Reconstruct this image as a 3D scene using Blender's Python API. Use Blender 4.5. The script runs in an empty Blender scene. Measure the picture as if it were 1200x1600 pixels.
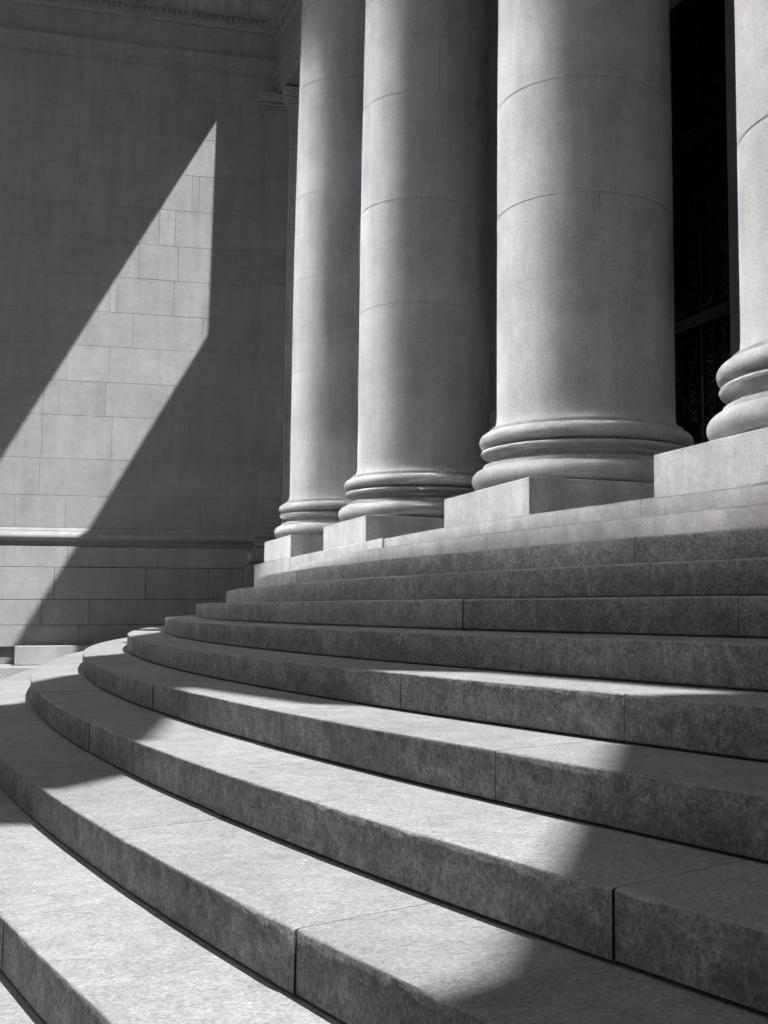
import bpy, bmesh, math, random
from mathutils import Vector, Matrix
random.seed(7)
SC = bpy.context.scene
COL = SC.collection
R = math.radians

# ------------------------------------------------------------------ camera
EYE = 1.394                      # eye height above the pavement
PITCH = math.atan(150 / 1750)
cd = bpy.data.cameras.new('camera')
cam = bpy.data.objects.new('camera', cd); COL.objects.link(cam)
cam.location = (0, 0, EYE)
cam.rotation_euler = (math.pi / 2 + PITCH, 0, 0)
cd.sensor_fit = 'VERTICAL'; cd.sensor_height = 24; cd.lens = 24 * 1750 / 1600
cd.shift_x = -200 / 1600
cd.clip_start = 0.05; cd.clip_end = 500
SC.camera = cam

# ------------------------------------------------------------------ sun and sky
SUN_AZ, SUN_EL = 46.0, 57.0      # the sun stands high behind the viewer's right shoulder
sx, sy = math.sin(R(SUN_AZ)), -math.cos(R(SUN_AZ))
TOSUN = Vector((sx * math.cos(R(SUN_EL)), sy * math.cos(R(SUN_EL)), math.sin(R(SUN_EL))))
ld = bpy.data.lights.new('sun', 'SUN'); ld.energy = 5.0; ld.angle = R(0.53)
ld.color = (1.0, 1.0, 1.0)       # the photograph is black and white
sun = bpy.data.objects.new('sun', ld); COL.objects.link(sun)
sun.rotation_euler = TOSUN.to_track_quat('Z', 'Y').to_euler()
sun.location = (6, -4, 20)
W = bpy.data.worlds.new('World'); SC.world = W; W.use_nodes = True
nt = W.node_tree; nt.nodes.clear()
sky = nt.nodes.new('ShaderNodeTexSky'); sky.sky_type = 'NISHITA'; sky.sun_disc = False
sky.sun_elevation = R(SUN_EL); sky.sun_rotation = math.atan2(sx, sy)
bw = nt.nodes.new('ShaderNodeRGBToBW')
bg = nt.nodes.new('ShaderNodeBackground'); bg.inputs[1].default_value = 0.055
wo = nt.nodes.new('ShaderNodeOutputWorld')
nt.links.new(sky.outputs[0], bw.inputs[0]); nt.links.new(bw.outputs[0], bg.inputs[0])
nt.links.new(bg.outputs[0], wo.inputs[0])
SC.view_settings.view_transform = 'Standard'; SC.view_settings.look = 'None'
SC.view_settings.gamma = 1.0; SC.view_settings.exposure = 0.90
SC.render.engine = 'CYCLES'
SC.cycles.blur_glossy = 0.0; SC.cycles.sample_clamp_indirect = 0.0
SC.cycles.max_bounces = 8; SC.cycles.diffuse_bounces = 5

# ------------------------------------------------------------------ materials
def mat(name, rough=0.85):
    m = bpy.data.materials.new(name); m.use_nodes = True
    t = m.node_tree; b = t.nodes['Principled BSDF']
    b.inputs['Roughness'].default_value = rough
    b.inputs['Specular IOR Level'].default_value = 0.25
    return m, t, b
def node(t, kind, **kw):
    n = t.nodes.new(kind)
    for k, v in kw.items(): setattr(n, k, v)
    return n
def noise(t, co, scale, detail=6, rough=0.6, vec_scale=None, dist=0.0):
    if vec_scale:
        mp = node(t, 'ShaderNodeMapping'); mp.inputs['Scale'].default_value = vec_scale
        t.links.new(co, mp.inputs[0]); co = mp.outputs[0]
    n = node(t, 'ShaderNodeTexNoise'); n.inputs['Scale'].default_value = scale
    n.inputs['Detail'].default_value = detail; n.inputs['Roughness'].default_value = rough
    n.inputs['Distortion'].default_value = dist
    t.links.new(co, n.inputs['Vector']); return n.outputs['Fac']
def ramp(t, fac, lo, hi, a=0.0, b=1.0):
    n = node(t, 'ShaderNodeMapRange'); n.clamp = True
    n.inputs['From Min'].default_value = lo; n.inputs['From Max'].default_value = hi
    n.inputs['To Min'].default_value = a; n.inputs['To Max'].default_value = b
    t.links.new(fac, n.inputs['Value']); return n.outputs['Result']
def math_(t, op, a, b):
    n = node(t, 'ShaderNodeMath', operation=op)
    for i, v in enumerate((a, b)):
        if isinstance(v, (int, float)): n.inputs[i].default_value = v
        else: t.links.new(v, n.inputs[i])
    return n.outputs[0]
def bump(t, b, h, strength, dist):
    n = node(t, 'ShaderNodeBump'); n.inputs['Strength'].default_value = strength
    n.inputs['Distance'].default_value = dist
    t.links.new(h, n.inputs['Height'])
    if b.inputs['Normal'].is_linked:
        t.links.new(b.inputs['Normal'].links[0].from_socket, n.inputs['Normal'])
    t.links.new(n.outputs[0], b.inputs['Normal'])
def stone(name, base, island=0.10, mottle=0.12, streak=0.0, grain=0.10, grain_scale=180, stains=0.0,
          bump_s=0.25, bump_d=0.004, vein=0.0, rough=0.85, pits=0.0, bump2=0.0, cracks=0.0, speck=0.0, drum=0.0):
    m, t, b = mat(name, rough)
    geo = node(t, 'ShaderNodeNewGeometry'); tc = node(t, 'ShaderNodeTexCoord')
    co = tc.outputs['Object']
    v = ramp(t, geo.outputs['Random Per Island'], 0, 1, 1 - island, 1 + island)
    v = math_(t, 'MULTIPLY', v, ramp(t, noise(t, co, 1.3, 5), .3, .7, 1 - mottle, 1 + mottle))
    v = math_(t, 'MULTIPLY', v, ramp(t, noise(t, co, 7.0, 6, .65), .3, .7, 1 - mottle * .6, 1 + mottle * .6))
    g = noise(t, co, grain_scale, 3, .7)
    v = math_(t, 'MULTIPLY', v, ramp(t, g, .25, .75, 1 - grain, 1 + grain))
    if streak:
        v = math_(t, 'MULTIPLY', v, ramp(t, noise(t, co, 5, 6, .6, (1, 1, .12)), .38, .68, 1 - streak, 1 + streak * .5))
    if vein:
        v = math_(t, 'MULTIPLY', v, ramp(t, noise(t, co, 3, 7, .65, (1.2, 7, 7), .6), .35, .62, 1 - vein, 1 + vein * .35))
        v = math_(t, 'MULTIPLY', v, ramp(t, noise(t, co, 22, 6, .7, (1, 2.2, 2.2), 1.2), .33, .5, 1 - vein * .9, 1.0))
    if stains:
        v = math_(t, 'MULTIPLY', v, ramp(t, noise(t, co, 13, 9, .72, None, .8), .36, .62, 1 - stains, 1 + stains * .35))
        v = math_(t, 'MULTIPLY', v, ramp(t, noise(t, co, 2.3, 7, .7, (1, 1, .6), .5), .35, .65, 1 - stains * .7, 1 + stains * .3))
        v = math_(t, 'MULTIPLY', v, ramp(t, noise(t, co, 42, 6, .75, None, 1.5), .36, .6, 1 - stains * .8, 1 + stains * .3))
    if drum:
        v = math_(t, 'MULTIPLY', v, ramp(t, noise(t, co, 1.0, 2, .5, (.05, .05, .9)), .35, .65, 1 - drum, 1 + drum))
    if speck:
        v = math_(t, 'MULTIPLY', v, ramp(t, noise(t, co, 34, 5, .8, None, 2.2), .36, .64, 1 - speck, 1 + speck * .8))
        v = math_(t, 'MULTIPLY', v, ramp(t, noise(t, co, 9, 6, .7, None, 1.0), .36, .64, 1 - speck * .6, 1 + speck * .5))
    if cracks:
        c1 = noise(t, co, 2.2, 8, .62, (1.0, 3.2, 1), 1.3)
        c1 = math_(t, 'ABSOLUTE', math_(t, 'SUBTRACT', c1, .5), 0)
        msk = ramp(t, noise(t, co, 1.1, 3), .50, .60)
        ck = math_(t, 'MULTIPLY', ramp(t, c1, .0, .0035, 1, 0), msk)
        v = math_(t, 'MULTIPLY', v, math_(t, 'SUBTRACT', 1.0, math_(t, 'MULTIPLY', ck, cracks)))
    if pits:
        v = math_(t, 'MULTIPLY', v, ramp(t, noise(t, co, 90, 4, .6), .30, .36, 1 - pits, 1.0))
    v = math_(t, 'MULTIPLY', v, base)
    cmb = node(t, 'ShaderNodeCombineColor')
    for i in range(3): t.links.new(v, cmb.inputs[i])
    t.links.new(cmb.outputs[0], b.inputs['Base Color'])
    bump(t, b, noise(t, co, grain_scale * .6, 5, .7), bump_s, bump_d)
    if bump2: bump(t, b, noise(t, co, 14, 7, .68, None, .7), bump2, 0.02)
    return m
M = {}
M['tread'] = stone('granite_tread', .26, .09, .09, 0, .30, 75, bump_s=.55, bump_d=.005, vein=.05, pits=.30, bump2=.16, cracks=.45, speck=.22)
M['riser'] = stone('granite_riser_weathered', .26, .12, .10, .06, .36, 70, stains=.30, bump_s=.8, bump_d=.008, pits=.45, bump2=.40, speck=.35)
M['column'] = stone('limestone_column', .38, .02, .09, .12, .20, 70, bump_s=.25, bump_d=.002, rough=.8, speck=.06, drum=.07)
M['plinth'] = stone('limestone_plinth', .43, .05, .13, .16, .14, 90, stains=.10, bump_s=.35, bump_d=.003, vein=.06, speck=.08)
M['ashlar'] = stone('ashlar_wall_stone', .28, .045, .09, .10, .10, 60, speck=.07, bump_s=.25, bump_d=.003, vein=.05, bump2=.05)
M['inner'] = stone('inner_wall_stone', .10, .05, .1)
M['moulding'] = stone('carved_moulding_stone', .28, .04, .10, .10, .08, 200, bump_s=.2, bump_d=.003)
M['joint'] = stone('mortar_joint', .03, .0, .15, bump_s=.2)
M['seam'] = stone('wall_joint_mortar', .17, .0, .15, bump_s=.2)
M['paving'] = stone('pavement_stone', .24, .10, .12, 0, .12, 120, vein=.1, bump_s=.3)
M['street'] = stone('street_stone', .20, .05, .1)
M['pale'] = stone('white_bounce_surface', .80, .03, .03, bump_s=.1)  # white for the added mask and reflector top, chosen to bounce light
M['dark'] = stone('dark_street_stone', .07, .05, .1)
mb_, tb_, bb_ = mat('dark_bronze', .7)
bb_.inputs['Specular IOR Level'].default_value = .0; bb_.inputs['Base Color'].default_value = (.004, .004, .004, 1)
M['bronze'] = mb_
mg_, tg_, bg_ = mat('dark_window_glass', .15)
bg_.inputs['Base Color'].default_value = (.003, .003, .003, 1); M['glass'] = mg_

# ------------------------------------------------------------------ helpers
def link(name, bm, mats, parent=None, smooth=False, recalc=True):
    if recalc: bmesh.ops.recalc_face_normals(bm, faces=bm.faces)
    me = bpy.data.meshes.new(name); bm.to_mesh(me); bm.free()
    for m in (mats if isinstance(mats, (list, tuple)) else [mats]): me.materials.append(m)
    if smooth:
        for p in me.polygons: p.use_smooth = True
        try: me.set_sharp_from_angle(angle=R(38))
        except Exception: pass
    o = bpy.data.objects.new(name, me); COL.objects.link(o)
    if parent: o.parent = parent
    return o
def thing(name, label, cat, loc=(0, 0, 0), rz=0, group=None):
    o = bpy.data.objects.new(name, None); COL.objects.link(o)
    o.location = loc; o.rotation_euler = (0, 0, rz); o['label'] = label; o['category'] = cat; o['kind'] = 'thing'
    o.empty_display_size = .3
    if group: o['group'] = group
    return o
def hexa(bm, pts):
    """pts: 4 bottom corners then 4 top corners"""
    v = [bm.verts.new(p) for p in pts]
    for f in ((0, 3, 2, 1), (4, 5, 6, 7), (0, 1, 5, 4), (1, 2, 6, 5), (2, 3, 7, 6), (3, 0, 4, 7)):
        bm.faces.new([v[i] for i in f])
    return v
class Frame:
    """plan frame: origin (x,y), s axis along a line, d axis outward from it"""
    def __init__(s, o, a, out):
        s.o = Vector(o); s.a = Vector(a).normalized(); s.n = Vector(out).normalized()
    def p(s, t, d, z):
        q = s.o + s.a * t + s.n * d
        return (q.x, q.y, z + EYE)
    def box(s, bm, t0, t1, d0, d1, z0, z1):
        hexa(bm, [s.p(t0, d0, z0), s.p(t1, d0, z0), s.p(t1, d1, z0), s.p(t0, d1, z0),
                  s.p(t0, d0, z1), s.p(t1, d0, z1), s.p(t1, d1, z1), s.p(t0, d1, z1)])
    def bevbox(s, bm, t0, t1, d0, d1, z0, z1, bv=.006):
        """box whose d1 (outer) face has chamfered edges"""
        a = [s.p(t0, d0, z0), s.p(t1, d0, z0), s.p(t1, d0, z1), s.p(t0, d0, z1)]
        b = [s.p(t0, d1 - bv, z0), s.p(t1, d1 - bv, z0), s.p(t1, d1 - bv, z1), s.p(t0, d1 - bv, z1)]
        c = [s.p(t0 + bv, d1, z0 + bv), s.p(t1 - bv, d1, z0 + bv), s.p(t1 - bv, d1, z1 - bv), s.p(t0 + bv, d1, z1 - bv)]
        V = [[bm.verts.new(q) for q in r] for r in (a, b, c)]
        bm.faces.new(V[0][::-1]); bm.faces.new(V[2])
        for r in (0, 1):
            for i in range(4):
                j = (i + 1) % 4
                bm.faces.new([V[r][i], V[r][j], V[r + 1][j], V[r + 1][i]])
    def sweep(s, bm, prof, t0, t1, n=1, back=0.0):
        """profile [(d,z)...] bottom to top swept along the line, closed to depth `back`"""
        pr = list(prof) + [(back, prof[-1][1]), (back, prof[0][1])]
        rows = [[bm.verts.new(s.p(t0 + (t1 - t0) * i / n, d, z)) for d, z in pr] for i in range(n + 1)]
        k = len(pr)
        for i in range(n):
            for j in range(k):
                bm.faces.new([rows[i][j], rows[i][(j + 1) % k], rows[i + 1][(j + 1) % k], rows[i + 1][j]])
        bm.faces.new(rows[0]); bm.faces.new(rows[-1][::-1])
def arc(cx, cz, r, a0, a1, n=8, rz=None):
    rz = rz or r
    return [(cx + r * math.cos(R(a0 + (a1 - a0) * i / n)), cz + rz * math.sin(R(a0 + (a1 - a0) * i / n))) for i in range(n + 1)]
def lathe(bm, prof, seg=96, z0=0.0, cap=True, wob=0):
    rows = []
    for r, z in prof:
        rows.append([bm.verts.new((r * math.cos(2 * math.pi * i / seg), r * math.sin(2 * math.pi * i / seg), z + z0)) for i in range(seg)])
    for a, b in zip(rows, rows[1:]):
        for i in range(seg):
            j = (i + 1) % seg
            bm.faces.new([a[i], a[j], b[j], b[i]])
    if cap:
        bm.faces.new(rows[0][::-1]); bm.faces.new(rows[-1])

# ------------------------------------------------------------------ the curved steps
CX, CY = 24.01, 21.60
RN = {-8: 32.16, -7: 31.75, -6: 31.34, -5: 30.95, -4: 30.55, -3: 30.12, -2: 29.70, -1: 29.31, 0: 28.96, 1: 28.60, 2: 28.24, 3: 27.80, 4: 27.38}
RISE = .16
def zn(n): return (n + .29) * RISE
def ang(x, y): return math.atan2(CY - y, CX - x)      # 0 = due left of the centre, grows towards the viewer
def pol(r, a, z): return (CX - r * math.cos(a), CY - r * math.sin(a), z + EYE)
cp, sp = math.cos(PITCH), math.sin(PITCH)
def ray(x, y):
    a = (x - 800) / 1750; b = -(y - 800) / 1750
    return Vector((a, cp - b * sp, sp + b * cp))
def at_z(x, y, z):
    r = ray(x, y); return r * (z / r.z)
stairs = thing('curved_staircase', 'broad curved flight of worn granite steps sweeping up to the columns', 'staircase')
KNOWN = {0: [(1090, 930)], -1: [(840, 992)], -2: [(985, 1083), (608, 1052)], -3: [(775, 1172), (415, 1108)],
         -4: [(333, 1204), (525, 1262), (962, 1387)], -5: [(170, 1299), (462, 1451)], -6: [(2, 1436)], 1: [(1005, 879)],
         2: [(740, 859), (1003, 839)], 3: [(630, 851), (763, 833)], 4: [(758, 816), (1018, 781)]}
A_MIN, A_MAX = -.02, .86
def step(n):
    rn, z1 = RN[n], zn(n); z0 = zn(n - 1) + .0
    joints = []
    for x, y in KNOWN.get(n, []):
        q = at_z(x, y, z1); joints.append(ang(q.x, q.y))
    rnd = random.Random(100 + n)
    js = sorted(joints); L = 2.15 / rn
    if not js: js = [rnd.uniform(.3, .4)]
    out = list(js)
    for a, b in zip(js, js[1:]):
        k = max(1, round((b - a) / (L * 1.1)))
        out += [a + (b - a) * i / k for i in range(1, k)]
    a = js[0]
    while a > A_MIN + L: a -= L * rnd.uniform(.85, 1.15); out.append(a)
    a = js[-1]
    while a < A_MAX - L: a += L * rnd.uniform(.85, 1.15); out.append(a)
    out = sorted(o for o in out if A_MIN + .01 < o < A_MAX - .01)
    cuts = [A_MIN] + out + [A_MAX]
    bm = bmesh.new()
    depth = .62
    from mathutils import noise as mn
    for a, b in zip(cuts, cuts[1:]):
        g = .0010 / rn
        a2, b2 = a + g, b - g
        dr = rnd.uniform(-.0035, .0035); dz = rnd.uniform(-.0012, .0012)
        near = (a + b) / 2 > .45 and n <= 0
        ns = max(4, int((b2 - a2) * rn / (.045 if near else .16)))
        rows = []
        for i in range(ns + 1):
            th = a2 + (b2 - a2) * i / ns
            s = th * rn
            w = mn.noise(Vector((s * 2.1, n * 7.3, 0))) * .003 + mn.noise(Vector((s * 11, n * 3.1, 5))) * .0022
            chip = max(0, mn.noise(Vector((s * 5.5, n * 9.7, 2))) - .36) * .036 + max(0, mn.noise(Vector((s * 23, n * 4.7, 8))) - .3) * .010
            if min(i, ns - i) == 0: chip *= .3
            bv = (.010 if n >= -1 else .0065) + chip
            r = rn + dr
            pr = [(r - depth, z1 + dz), (r - .20, z1 + dz), (r - bv - .004, z1 + dz + w * .3), (r - bv * .35 + w * .5, z1 + dz - bv * .3 + w * .3),
                  (r + w * .5, z1 + dz - bv), (r + w * .4, (z1 + z0) / 2), (r + w * .3, z0 + .011), (r - .022, z0 + .009), (r - .022, z0 + .003), (r - depth, z0 + .003)]
            rows.append([bm.verts.new(pol(q, th, z)) for q, z in pr])
        k = len(rows[0])
        for i in range(ns):
            for j in range(k):
                f = bm.faces.new([rows[i][j], rows[i][(j + 1) % k], rows[i + 1][(j + 1) % k], rows[i + 1][j]])
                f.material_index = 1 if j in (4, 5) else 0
                f.smooth = j in (2, 3)
        for r_ in (rows[0][::-1], rows[-1]): bm.faces.new(r_).material_index = 2
    o = link('step', bm, [M['tread'], M['riser'] if n < 3 else M['plinth'], M['joint']], stairs)  # top two risers get paler stone: light falling on them put into colour
    o.data.set_sharp_from_angle(angle=R(50))
    return o
for n in range(-8, 5): step(n)
# dark bed under the steps that shows in the open joints
bm = bmesh.new()
for n in range(-8, 5):
    r1, z1 = RN[n] - .012, zn(n) - .006; r0 = RN[n] - .60; zb = zn(n - 1) + .01
    rows = []
    for i in range(61):
        th = A_MIN + (A_MAX - A_MIN) * i / 60
        rows.append([bm.verts.new(pol(r, th, z)) for r, z in ((r0, z1), (r1, z1), (r1, zb), (r0, zb))])
    for i in range(60):
        for j in range(4):
            bm.faces.new([rows[i][j], rows[i][(j + 1) % 4], rows[i + 1][(j + 1) % 4], rows[i + 1][j]])
    bm.faces.new(rows[0]); bm.faces.new(rows[-1])
link('joint_bed', bm, M['joint'], stairs)
# landing behind the top step
bm = bmesh.new()
prev = None
for i in range(61):
    th = A_MIN + (A_MAX - A_MIN) * i / 60
    a = bm.verts.new(pol(RN[4] - .615, th, zn(4) - .004)); b = bm.verts.new(pol(15, th, zn(4) - .004))
    if prev: bm.faces.new([prev[0], a, b, prev[1]])
    prev = (a, b)
o = link('landing', bm, M['inner']); o['kind'] = 'structure'
# pavement
bm = bmesh.new()
v = [bm.verts.new(p) for p in ((-150, -150, 0), (150, -150, 0), (150, 150, 0), (-150, 150, 0))]
bm.faces.new(v)
o = link('pavement', bm, M['paving']); o['kind'] = 'structure'
# straight stylobate block under the farthest column
FP = Frame((-2.27, 13.46), (-1.87, 4.54), (-.925, -.38))
st = thing('stylobate_block', 'pale straight stone block under the plinth of the farthest column', 'stone block', (0, 0, 0))
bm = bmesh.new()
for a, b in ((-2.6, 1.98), (1.984, 4.9)):
    FP.bevbox(bm, a, b, -.9, .004 if a > 1 else 0, zn(2) + .002, zn(4) + .004, .006)
link('block', bm, M['plinth'], st)

# ------------------------------------------------------------------ columns
ZP = 1.0                          # top of the plinths above the eye
def base_profile():
    p = [(.82, 0), (.87, 0)]
    p += arc(.875, .098, .098, -88, 80, 16)                # lower torus
    p += [(.892, .198), (.890, .228)]                      # fillet
    p += [(.862, .232), (.838, .246), (.826, .268), (.832, .292), (.856, .308), (.884, .314)]   # scotia
    p += [(.902, .320), (.908, .336), (.902, .352), (.872, .356)]     # lip
    p += [(.842, .360), (.836, .368)]
    p += arc(.848, .438, .072, -80, 84, 14)               # upper torus
    p += [(.856, .512), (.854, .538)]
    return [(.838 + (r_ - .838) * (1.22 if r_ > .86 else 1.0), z_) for r_, z_ in p]
def shaft_profile(cuts, r=.784, ztop=8.35):
    p = [(.838, .538), (.832, .548), (.828, .556), (.808, .560), (.798, .580), (.790, .61), (.786, .65), (r, .70)]
    zs = [1.0] + sorted(cuts) + [ztop]
    def rr(z): return r - .065 * max(0, (z - 2.6) / (ztop - 2.6)) ** 1.6
    for i, z in enumerate(zs):
        if i in (0, len(zs) - 1): p.append((rr(z), z))
        else: p += [(rr(z), z - .007), (rr(z) - .008, z - .003), (rr(z) - .008, z + .003), (rr(z), z + .007)]
        if i + 1 < len(zs):
            for k in range(1, 5): p.append((rr(z + (zs[i + 1] - z) * k / 5), z + (zs[i + 1] - z) * k / 5))
    p += [(rr(ztop), ztop), (rr(ztop) + .04, ztop + .03), (rr(ztop) + .04, ztop + .07), (rr(ztop) + .005, ztop + .09), (rr(ztop), ztop + .3)]
    return p
AZP = R(22.9)
LBL = ['farthest stone column, standing beside the shadowed end wall', 'second stone column from the end wall, with a short vertical seam near its top',
       'wide stone column beside the dark bronze window grille', 'rightmost stone column, cut off by the edge of the view']
def column(i, x, y, cuts, seam=None):
    t = thing('column', LBL[i], 'column', (x, y, ZP + EYE), -(math.pi / 2 - AZP) * 0 + 0, 'row of giant columns along the top of the steps')
    t.rotation_euler = (0, 0, 0)
    # plinth: faces towards azimuth 22.9 deg family
    u = Vector((math.sin(AZP), -math.cos(AZP))); n_ = Vector((u.y, -u.x)) * 1
    bm = bmesh.new()
    h = .975; zb = zn(4) - ZP + .003
    def P(a, b, z): q = u * a + n_ * b; return (q.x, q.y, z)
    hexa(bm, [P(-h, -h, zb), P(h, -h, zb), P(h, h, zb), P(-h, h, zb), P(-h, -h, 0), P(h, -h, 0), P(h, h, 0), P(-h, h, 0)])
    bmesh.ops.bevel(bm, geom=[e for e in bm.edges], offset=.006, segments=1, affect='EDGES')
    link('plinth', bm, M['plinth'], t)
    bm = bmesh.new(); lathe(bm, base_profile(), 128)
    link('base', bm, M['column'], t, True)
    bm = bmesh.new(); lathe(bm, shaft_profile(cuts), 128)
    s = link('shaft', bm, M['column'], t, True)
    # plain necking and cap (above the picture)
    bm = bmesh.new()
    lathe(bm, [(.70, 8.652), (.70, 8.70), (.76, 8.74), (.79, 8.80), (.79, 8.878)], 64)
    link('capital', bm, M['column'], t)
    if seam:
        a0, z0, z1 = seam; bm = bmesh.new()
        r0 = .784
        for k in range(2):
            pass
        q = [(r0 + .0015, a0 - .0022), (r0 + .0015, a0 + .0022)]
        vs = []
        for zz in (z0, z1):
            for rr_, aa in q: vs.append(bm.verts.new((rr_ * math.sin(aa), -rr_ * math.cos(aa), zz)))
            for rr_, aa in q[::-1]: vs.append(bm.verts.new(((rr_ - .004) * math.sin(aa), -(rr_ - .004) * math.cos(aa), zz)))
        for f in ((0, 1, 5, 4), (1, 2, 6, 5), (2, 3, 7, 6), (3, 0, 4, 7), (0, 3, 2, 1), (4, 5, 6, 7)):
            bm.faces.new([vs[i_] for i_ in f])
        link('seam', bm, M['joint'], s)
    return t
CP = [(-2.50, 16.55), (-1.06, 13.33), (.65, 9.78), (2.205, 6.77)]
def joint_z(y, x, i):
    r = ray(x, y); d = Vector(CP[i]).length - .78
    k = d / math.hypot(r.x, r.y)
    return r.z * k - ZP
JY = [((515, 117), (520, 294), (530, 428), (530, 573)), ((663, -26), (663, 142), (663, 309), (663, 472)), ((917, -75), (917, 118), (917, 300)), ()]
for i in range(4):
    cuts = [joint_z(y, x, i) for x, y in JY[i]]
    if i == 3: cuts = [1.9, 3.2, 4.5]
    mx = max(cuts)
    while mx < 7.3: mx += 1.25; cuts.append(mx)
    sm = None
    if i == 1: sm = (R(16), joint_z(142, 663, 1), joint_z(66, 663, 1))
    if i == 2: sm = (R(5.5), joint_z(330, 917, 2), joint_z(303, 917, 2))
    column(i, CP[i][0], CP[i][1], cuts, sm)

# ------------------------------------------------------------------ end wall of the wing (left)
FW = Frame((-4.75, 21.0), (-.966, -.257), (.257, -.966))
def wt(x, y=500):
    r = ray(x, y); n_ = Vector((.257, -.966)); W0 = Vector((-4.75, 21.0))
    k = n_.dot(W0) / n_.dot(Vector((r.x, r.y))); P = Vector((r.x, r.y)) * k
    return -(P - W0).dot(Vector((.966, .257)))
TE = 9.7                           # the wall runs on to the added reflector
wall = thing('end_wall', 'tall ashlar block wall with a diagonal patch of sunlight on it', 'wall')
bm = bmesh.new()
ZC = [11.15, 10.62]
courses = [10.26, 9.658, 8.90, 8.178, 7.472, 6.777, 6.114, 5.44, 4.788, 4.125, 3.49, 2.694, 2.021, 1.44]
JX = [[114, 170], [113, 133, 245, 325, 369], [112, 245], [61, 110, 306, 295], [110, 245, 270], [63, 110, 140, 214, 276], [72, 170, 181, 271], [72, 108, 208],
      [106, 172, 320], [72, 97, 168, 275], [72, 180, 300], [70, 240], [34, 112, 320]]
G = .0024
for k in range(len(courses) - 1):
    z1, z0 = courses[k], courses[k + 1]
    ts = sorted(wt(x) for x in JX[k]); keep = []
    for t in ts:
        if not keep or t - keep[-1] > .12: keep.append(t)
    ts = keep; rnd = random.Random(k)
    t = ts[-1]
    while t < TE - 1: t += rnd.uniform(.9, 1.5); ts.append(t)
    while ts[0] > 1.6: ts.insert(0, ts[0] - 1.25)
    ts = [-1.75] + ts + [TE]
    for a, b in zip(ts, ts[1:]):
        if b - a < .02: continue
        FW.bevbox(bm, a + G, b - G, -.2, rnd.uniform(-.0015, .0015), z0 + G, z1 - G, .003)
link('ashlar_blocks', bm, M['ashlar'], wall)
bm = bmesh.new(); FW.box(bm, -1.75, TE, -.9, -.007, -2.0 + .62, 14.2)
link('wall_core', bm, M['seam'], wall)
# lower wall: dado and base courses
bm = bmesh.new()
rnd = random.Random(55)
def course(z0, z1, d, ts, bv=.005):
    ts = [-1.7] + ts + [TE]
    for a, b in zip(ts, ts[1:]): FW.bevbox(bm, a + G, b - G, -.2, d, z0 + .002, z1 - .002, bv)
course(.728, 1.10, .075, [wt(95), 2.0, 1.0, 5.4, 6.7, 8][0:0] + sorted([wt(118), 1.8, 5.3, 6.9, 8.2]))
course(.150, .724, .10, sorted([wt(100), 2.0, .9, 5.6, 7.1, 8.4]))
course(-.30, .146, .10, sorted([wt(82), wt(155), 1.3, 4.9, 6.3, 7.6]))
course(-.68, -.304, .10, sorted([wt(60), wt(140), 1.0, 5.2, 6.6, 8.0]))
link('dado', bm, M['ashlar'], wall)
bm = bmesh.new()
pr = [(.02, 1.105), (.02, 1.19), (.07, 1.205)] + arc(.10, 1.275, .055, -70, 80, 8) + [(.10, 1.335), (.075, 1.352), (.05, 1.372), (.05, 1.388), (.03, 1.40), (.012, 1.438)]
FW.sweep(bm, pr, -1.7, TE, 1, -.1)
link('base_moulding', bm, M['moulding'], wall, True)
# architrave, frieze and cornice
bm = bmesh.new()
FW.sweep(bm, [(.012, 10.262), (.012, 10.30), (.028, 10.302), (.028, 10.37), (.044, 10.372), (.044, 10.50), (.055, 10.505), (.075, 10.545), (.10, 10.56), (.10, 10.595), (.0, 10.61)], -1.7, TE, 1, -.1)
link('architrave', bm, M['moulding'], wall)
bm = bmesh.new()
ts = sorted([wt(255), 1.0, 3.9, 5.3, 6.7, 8.2]); ts = [-1.7] + ts + [TE]
for a, b in zip(ts, ts[1:]): FW.bevbox(bm, a + .002, b - .002, -.2, random.uniform(.0, .003), 10.612, 11.15, .003)
link('frieze', bm, M['ashlar'], wall)
bm = bmesh.new()
FW.sweep(bm, [(.0, 11.152), (.03, 11.16), (.045, 11.20), (.06, 11.215), (.06, 11.26), (.065, 11.27), (.07, 11.275), (.07, 11.37), (.13, 11.385), (.15, 11.40)], -1.7, TE, 1, -.1)
t = -.2; k = 0
while t < TE:
    w = .062; 
    FW.bevbox(bm, t, t + w, .05, .118, 11.285, 11.365, .014); t += .098 if k % 5 else .15; k += 1
link('cornice', bm, M['moulding'], wall)
bm = bmesh.new()
for z0, z1, d in ((11.404, 11.80, .06), (11.804, 12.4, .06), (12.404, 13.0, .55)):
    ts = [-1.7] + [wt(379) + i * 1.17 for i in range(-1, 9)]
    for a, b in zip(ts, ts[1:]): FW.bevbox(bm, a + .004, b - .004, -.2, d + random.uniform(0, .003), z0, z1, .006)
link('attic_blocks', bm, M['plinth'], wall)  # paler stone stands in for the sky light these blocks get
# stepped footing at the base of the wall
ft = thing('wall_footing', 'low pale stone ledge at the foot of the end wall', 'stone ledge')
bm = bmesh.new()
a = wt(32, 1010)
FW.bevbox(bm, 0.6, a, .0, .62, -.98, -.655, .008)
FW.bevbox(bm, a + .42, a + 2.2, .0, .62, -.98, -.655, .008)
FW.bevbox(bm, a + 2.21, TE, .0, .62, -.98, -.655, .008)
link('upper_ledge', bm, M['ashlar'], ft)
bm = bmesh.new()
for a0, b0 in ((.3, 2.6), (2.606, 4.4), (4.406, 6.6), (6.606, TE)):
    FW.bevbox(bm, a0, b0, .0, 1.25, -EYE + .003, -.985, .008)
link('lower_ledge', bm, M['ashlar'], ft)

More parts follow.
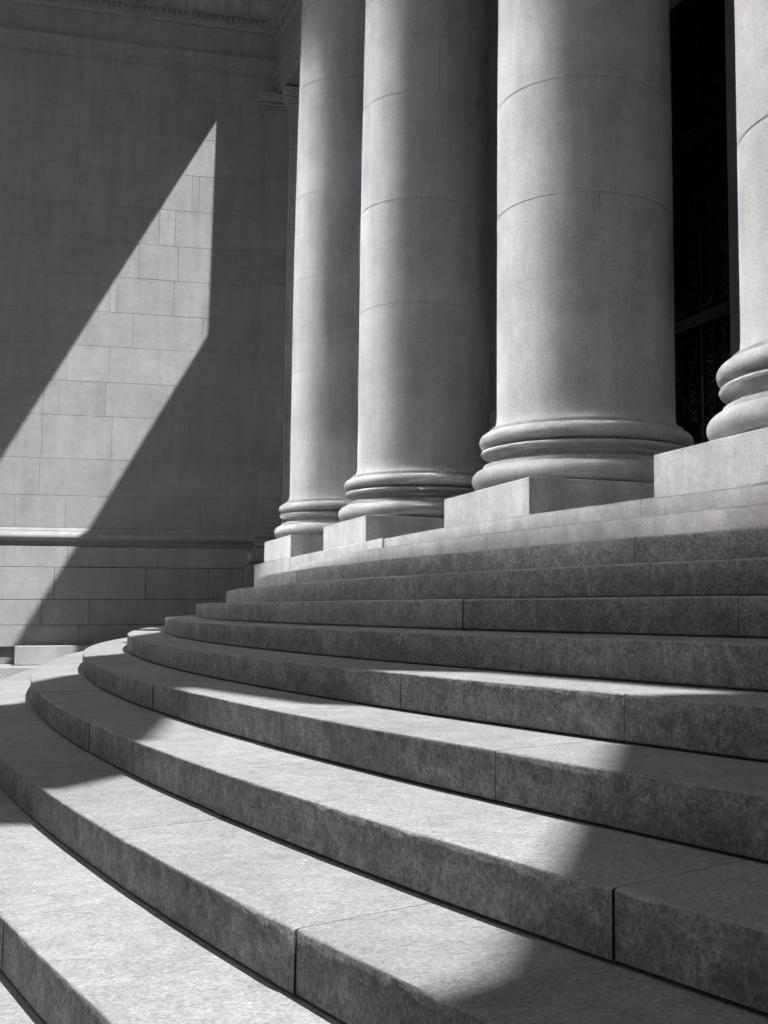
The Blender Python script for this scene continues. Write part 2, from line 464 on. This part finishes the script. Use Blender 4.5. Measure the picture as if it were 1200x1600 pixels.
# pilasters in the corner
def pilaster(label, t0, t1, d, dm, zc):
    t = thing('pilaster', label, 'pilaster', (0, 0, 0), 0, 'flat pilasters in the corner')
    zb, zt = 1.48, zc - .62
    bm = bmesh.new(); zs = [zb] + [z for z in courses[::-1] if zb + .3 < z < zt - .2] + [zt]
    for a, b in zip(zs, zs[1:]): FW.bevbox(bm, t0, t1, dm, d, a + .002, b - .002, .006)
    link('shaft', bm, M['plinth'] if d > .4 else M['moulding'], t)
    bm = bmesh.new()
    def ring(z0, z1, e, bv=.01): FW.bevbox(bm, t0 - e * .4, t1 + e, dm, d + e, z0, z1, bv)
    ring(zt + .0, zt + .05, .012); ring(zt + .05, zt + .30, .002, .003); ring(zt + .30, zt + .345, .03); ring(zt + .345, zt + .40, .06)
    ring(zt + .40, zt + .46, .10, .02); ring(zt + .46, zt + .58, .135, .006); ring(zt + .58, zt + .62, .155)
    link('capital', bm, M['plinth'] if d > .4 else M['moulding'], t)
    bm = bmesh.new()
    ring(1.38, 1.48, .03, .012); ring(1.28, 1.38, .085, .04); ring(1.215, 1.28, .045); ring(1.10, 1.215, .06, .03); ring(1.03, 1.10, .10)
    ring(.80, 1.03, .19, .08); ring(.735, .80, .16)
    link('base', bm, M['moulding'], t)
    bm = bmesh.new(); ring(-.6, .733, .215, .008)
    link('plinth', bm, M['ashlar'], t)
pilaster('narrow shadowed corner pilaster next to the end wall', -.40, 0.03, .26, -.1, 9.80)
pilaster('deeper pilaster with a moulded capital, half hidden behind the farthest column', -1.5, -.401, .56, -.1, 9.84)

# ------------------------------------------------------------------ entablature over the columns
FE = Frame((-4.62, 21.05), (math.sin(R(28)), -math.cos(R(28))), (-math.cos(R(28)), -math.sin(R(28))))
ent = thing('entablature', 'heavy moulded stone beam meeting the end wall above the pilasters', 'entablature')
bm = bmesh.new()
LE = 26
FE.sweep(bm, [(.0, 9.88), (.0, 10.04), (.02, 10.045), (.02, 10.24), (.045, 10.245), (.06, 10.30), (.06, 10.345), (.0, 10.36)], -.4, LE, 1, -1.3)
link('architrave', bm, M['moulding'], ent)
bm = bmesh.new()
FE.sweep(bm, [(.0, 10.362), (.0, 10.98)], -.4, 2.3, 1, -1.3)
link('frieze', bm, M['ashlar'], ent)
bm = bmesh.new()
FE.sweep(bm, [(.0, 10.985), (.03, 11.0), (.05, 11.04), (.06, 11.05), (.06, 11.17), (.09, 11.19), (.11, 11.21), (.11, 11.23), (.20, 11.24), (.20, 11.29), (.22, 11.31)], -.4, 2.3, 1, -1.3)
t = .1
while t < 2.2:
    FE.bevbox(bm, t, t + .06, .04, .11, 11.07, 11.155, .012); t += .1
link('cornice', bm, M['moulding'], ent)

# ------------------------------------------------------------------ inner wall with the bronze window
DI = Vector((.406, -.914)); NI = Vector((-.914, -.406))
FI = Frame((8.24 - .444 * 21.2, 21.2), (DI.x, DI.y), (NI.x, NI.y))
def fi_t(px):
    r = ray(px, 500); # intersect x+.444y = 8.24
    k = 8.24 / (r.x + .444 * r.y); P = Vector((r.x * k, r.y * k)); return (P - FI.o).dot(DI)
tw0, tw1 = fi_t(1050) - 1.2, fi_t(1140)
iw = thing('inner_wall', 'dark stone wall behind the columns, deep in shadow', 'wall')
bm = bmesh.new()
ZI0, ZI1 = zn(4), 11.2
def iwall(a, b, z0, z1, zstep=.68):
    z = z0; k = 0
    while z < z1 - .05:
        zz = min(z + zstep, z1); t = a; rnd2 = random.Random(int(z * 100))
        first = True
        while t < b - .02:
            tt = min(b, t + (rnd2.uniform(.5, 1.1) if first else 1.2)); first = False
            if b - tt < .25: tt = b
            FI.bevbox(bm, t + .003, tt - .003, -.5, 0, z + .003, zz - .003, .004); t = tt
        z = zz; k += 1
iwall(-.3, tw0, ZI0, ZI1); iwall(tw1, 20, ZI0, ZI1); iwall(tw0, tw1, 8.2, ZI1)
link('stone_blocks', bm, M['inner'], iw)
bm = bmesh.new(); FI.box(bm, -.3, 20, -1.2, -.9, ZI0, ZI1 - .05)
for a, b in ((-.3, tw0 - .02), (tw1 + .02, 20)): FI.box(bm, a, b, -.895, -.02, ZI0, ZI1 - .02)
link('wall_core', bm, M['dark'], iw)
wi = thing('grille_window', 'tall dark window behind an ornate bronze scrollwork grille', 'window')
bm = bmesh.new(); FI.box(bm, tw0 + .01, tw1 - .01, -.84, -.80, ZI0, 8.2)
link('glass', bm, M['glass'], wi)
bm = bmesh.new()
def bar(t0, t1, d0, d1, z0, z1): FI.box(bm, t0, t1, d0, d1, z0, z1)
tm = (tw0 + tw1) / 2
for t in (tw0 + .03, tw1 - .09): bar(t, t + .06, -.52, -.44, ZI0, 8.19)
bar(tw1 - .62, tw1 - .585, -.53, -.46, ZI0, 8.19); bar(tw1 - .50, tw1 - .48, -.52, -.47, ZI0, 8.19)
bar(tw1 - 1.3, tw1 - 1.25, -.53, -.46, ZI0, 8.19)
for z in (1.25, 3.62, 6.02, 7.9): bar(tw0 + .05, tw1 - .05, -.55, -.40, z, z + .16); bar(tw0 + .05, tw1 - .05, -.53, -.44, z + .24, z + .27)
link('frame', bm, M['bronze'], wi)
bm = bmesh.new()
def scroll(tc, zc, r, a0, turns, th=.011):
    n = 22; prev = None
    for i in range(n + 1):
        f = i / n; a = a0 + turns * 2 * math.pi * f; rr = r * (1 - .72 * f)
        c = (tc + rr * math.cos(a), zc + rr * math.sin(a))
        nx, nz = math.cos(a), math.sin(a)
        cur = [bm.verts.new(FI.p(c[0] + nx * s, d, c[1] + nz * s)) for s, d in ((th, -.49), (th, -.465), (-th, -.465), (-th, -.49))]
        if prev:
            for j in range(4): bm.faces.new([prev[j], prev[(j + 1) % 4], cur[(j + 1) % 4], cur[j]])
        prev = cur
rnd = random.Random(3)
z = 1.0
while z < 8:
    for c0, c1 in ((tw0 + .1, tw1 - 1.32), (tw1 - 1.24, tw1 - .63), (tw1 - .47, tw1 - .1)):
        w = c1 - c0; m_ = max(1, round(w / .30))
        for q in range(m_):
            tc = c0 + w * (q + .5) / m_; r = w / m_ * .48
            sgn = 1 if (q + int(z * 10)) % 2 else -1
            scroll(tc, z + .14, r * rnd.uniform(.85, 1.0), rnd.uniform(0, 6.28), sgn * rnd.uniform(1.1, 1.6), .010)
            if rnd.random() < .6: scroll(tc + .03, z + .28, r * .45, rnd.uniform(0, 6.28), -sgn * 1.2, .009)
    z += .30
link('scrollwork', bm, M['bronze'], wi)

# ------------------------------------------------------------------ roof sheet added above the picture, holes cut to shape the sun patches
ZR = 12.3
def up(px, py, z=None, wallpt=False):
    """point of the picture, followed towards the sun up to the added roof"""
    if wallpt:
        r = ray(px, py); n_ = Vector((.257, -.966)); W0 = Vector((-4.75, 21.0))
        P = r * (n_.dot(W0) / n_.dot(Vector((r.x, r.y))))
    else: P = at_z(px, py, z)
    return P + TOSUN * ((ZR - P.z) / TOSUN.z)
def prism(name, pts, z0, z1):
    bm = bmesh.new()
    a = [bm.verts.new((p[0], p[1], z0)) for p in pts]; b = [bm.verts.new((p[0], p[1], z1)) for p in pts]
    bm.faces.new(a[::-1]); bm.faces.new(b)
    for i in range(len(pts)):
        j = (i + 1) % len(pts); bm.faces.new([a[i], a[j], b[j], b[i]])
    return link(name, bm, M['plinth'])
hole = [up(338, 190, wallpt=True), up(324, 530, wallpt=True)]
p30, p0 = up(30, 1008, wallpt=True), up(0, 720, wallpt=True)
hole += [hole[1] + (p30 - hole[1]) * 1.25, hole[0] + (p0 - hole[0]) * 1.7]
def U(x, y, n): p = up(x, y, zn(n)); return (p.x, p.y)
def G(x, y, z=-.5): p = Vector((x, y, z)); p = p + TOSUN * ((ZR - z) / TOSUN.z); return (p.x, p.y)
def onwall(t, d=0.0, z=-.66):
    q = FW.p(t, d, z); return (q[0], q[1])
hd = Vector((sx, sy))
a_ = Vector(onwall(5.7)); 
outline = [tuple(a_), tuple(a_ + hd * 8.2), (.5, 11), (.5, -3), (-.5, -8), (6, -22), (40, -22), (40, 27), (a_.x, 27)]
lit_far = [G(-4.75, 15.2, -.11), G(-3.85, 13.6, -.11), U(250, 988, -2), U(190, 1022, -3), U(105, 1056, -4), U(30, 1100, -5), U(-160, 1150, -6), G(-14, 9), G(-16, 17),
           G(*onwall(9, .35)), G(*onwall(3.2, .35)), G(-5.45, 16.9, -.27)]
_a0, _a1 = (ang(*at_z(x_, y_, zn(-2))[:2]) for x_, y_ in ((640, 1056), (1085, 1091)))
lit_near = [G(*[q_ for q_ in (CX - (RN[-1] + .09) * math.cos(_a0 + (_a1 - _a0) * k_ / 10), CY - (RN[-1] + .09) * math.sin(_a0 + (_a1 - _a0) * k_ / 10))], zn(-2)) for k_ in range(11)] + [U(1090, 1085, -2), U(975, 1165, -3), U(895, 1325, -4), U(790, 1530, -5), G(-1.0, 1), G(-3.0, -3),
            G(-16, -3), G(-16, 3.3), U(-60, 1290, -6), U(30, 1290, -6), U(95, 1235, -5), U(240, 1155, -4), U(290, 1073, -3), U(500, 1046, -2)]
sun_mask = thing('unseen_sun_mask', 'added roof of the portico, above the view', 'sun_mask')
from mathutils.geometry import delaunay_2d_cdt
def inside(p, poly):
    c = False; n = len(poly)
    for i in range(n):
        (x1, y1), (x2, y2) = poly[i], poly[(i + 1) % n]
        if (y1 > p[1]) != (y2 > p[1]) and p[0] < (x2 - x1) * (p[1] - y1) / (y2 - y1) + x1: c = not c
    return c
polys = [outline, [(p.x, p.y) for p in hole], lit_far, lit_near]
vs, es = [], []
for pl in polys:
    k = len(vs); vs += [Vector(p) for p in pl]; es += [(k + i, k + (i + 1) % len(pl)) for i in range(len(pl))]
ov, oe, of, *_ = delaunay_2d_cdt(vs, es, [], 0, 1e-5)
bm = bmesh.new()
bv_ = [bm.verts.new((p.x, p.y, ZR + EYE)) for p in ov]
for f in of:
    c = sum((ov[i] for i in f), Vector((0, 0))) / len(f)
    if inside(c, outline) and not any(inside(c, pl) for pl in polys[1:]): bm.faces.new([bv_[i] for i in f])
bmesh.ops.delete(bm, geom=[v for v in bm.verts if not v.link_faces], context='VERTS')
ex = bmesh.ops.extrude_face_region(bm, geom=bm.faces[:])
for v in ex['geom']:
    if isinstance(v, bmesh.types.BMVert): v.co.z += .08
slab = link('mask_slab', bm, M['pale'])
slab.parent = sun_mask

# ------------------------------------------------------------------ mirror reflector added on the left (unseen, outside the
# picture): shaped and aimed to throw the sun back at the columns
mm_, tm_, bm_ = mat('mirror_reflector', .16)
bm_.inputs['Base Color'].default_value = (.93, .93, .93, 1); bm_.inputs['Metallic'].default_value = 1.0
M['mirror'] = mm_
nb = thing('sun_reflector', 'added mirror reflector lighting the columns from the left, outside the view', 'building')
GO = Vector((-12.5, 13.5))
RA, RE = R(101), R(42)            # where the columns see the mirrored sun
half = (TOSUN + Vector((math.sin(RA) * math.cos(RE), math.cos(RA) * math.cos(RE), -math.sin(RE)))).normalized()
GN = Vector((half.x, half.y)).normalized(); GU = Vector((-GN.y, GN.x))
TILT = half.z / Vector((half.x, half.y)).length
def gp(u, d, z):
    q = GO + GU * u + GN * (d - (z - 5) * TILT); return (q.x, q.y, z + EYE)
def gbox(bm, u0, u1, d0, d1, z0, z1):
    hexa(bm, [gp(u0, d0, z0), gp(u1, d0, z0), gp(u1, d1, z0), gp(u0, d1, z0), gp(u0, d0, z1), gp(u1, d0, z1), gp(u1, d1, z1), gp(u0, d1, z1)])
MIRRORS = ((-5.6, -3.4, 15.8, 21.4), (-3.4, -1.2, 13.2, 20.4), (-1.2, .9, 10.6, 19.6), (.9, 3.0, 8.6, 18.2), (3.0, 5.8, 6.6, 17.9))  # panel edges stepped to bound the light thrown on the columns
bm = bmesh.new()
for u0, u1, zb, zt in MIRRORS: gbox(bm, u0, u1 - .02, -.3, 0, zb, zt)
link('mirror_panels', bm, M['mirror'], nb)
bm = bmesh.new()
for u0, u1, zb, zt in MIRRORS: gbox(bm, u0, u1 - .02, -1.2, .02, -EYE, zb - .02)
link('mirror_base', bm, M['inner'], nb)
bm = bmesh.new(); 
for u0, u1, zb, zt in MIRRORS: gbox(bm, u0, u1 - .02, -.3, .1, zt + .02, 44)
link('mirror_top', bm, M['pale'], nb)
bm = bmesh.new(); gbox(bm, -5.6, 5.8, -3, -.32, -EYE, 44)
link('wall', bm, M['dark'], nb)
# unseen blocks added behind and left of the viewer to cut the sky
ob_ = thing('rear_sky_block', 'added dark block behind the viewer to cut the sky, outside the view', 'building')
bm = bmesh.new()
hexa(bm, [(-40, -34, 0), (70, -34, 0), (70, -26, 0), (-40, -26, 0), (-40, -34, 32), (70, -34, 32), (70, -26, 32), (-40, -26, 32)])
link('wall', bm, M['dark'], ob_)
oc = thing('left_sky_block', 'added block left of the viewer to control the light, outside the view', 'building')
bm = bmesh.new()
hexa(bm, [(-24, -25.9, 0), (-10, -25.9, 0), (-15.5, 4, 0), (-24, 4, 0), (-24, -25.9, 46), (-10, -25.9, 46), (-15.5, 4, 46), (-24, 4, 46)])
link('wall', bm, M['street'], oc)
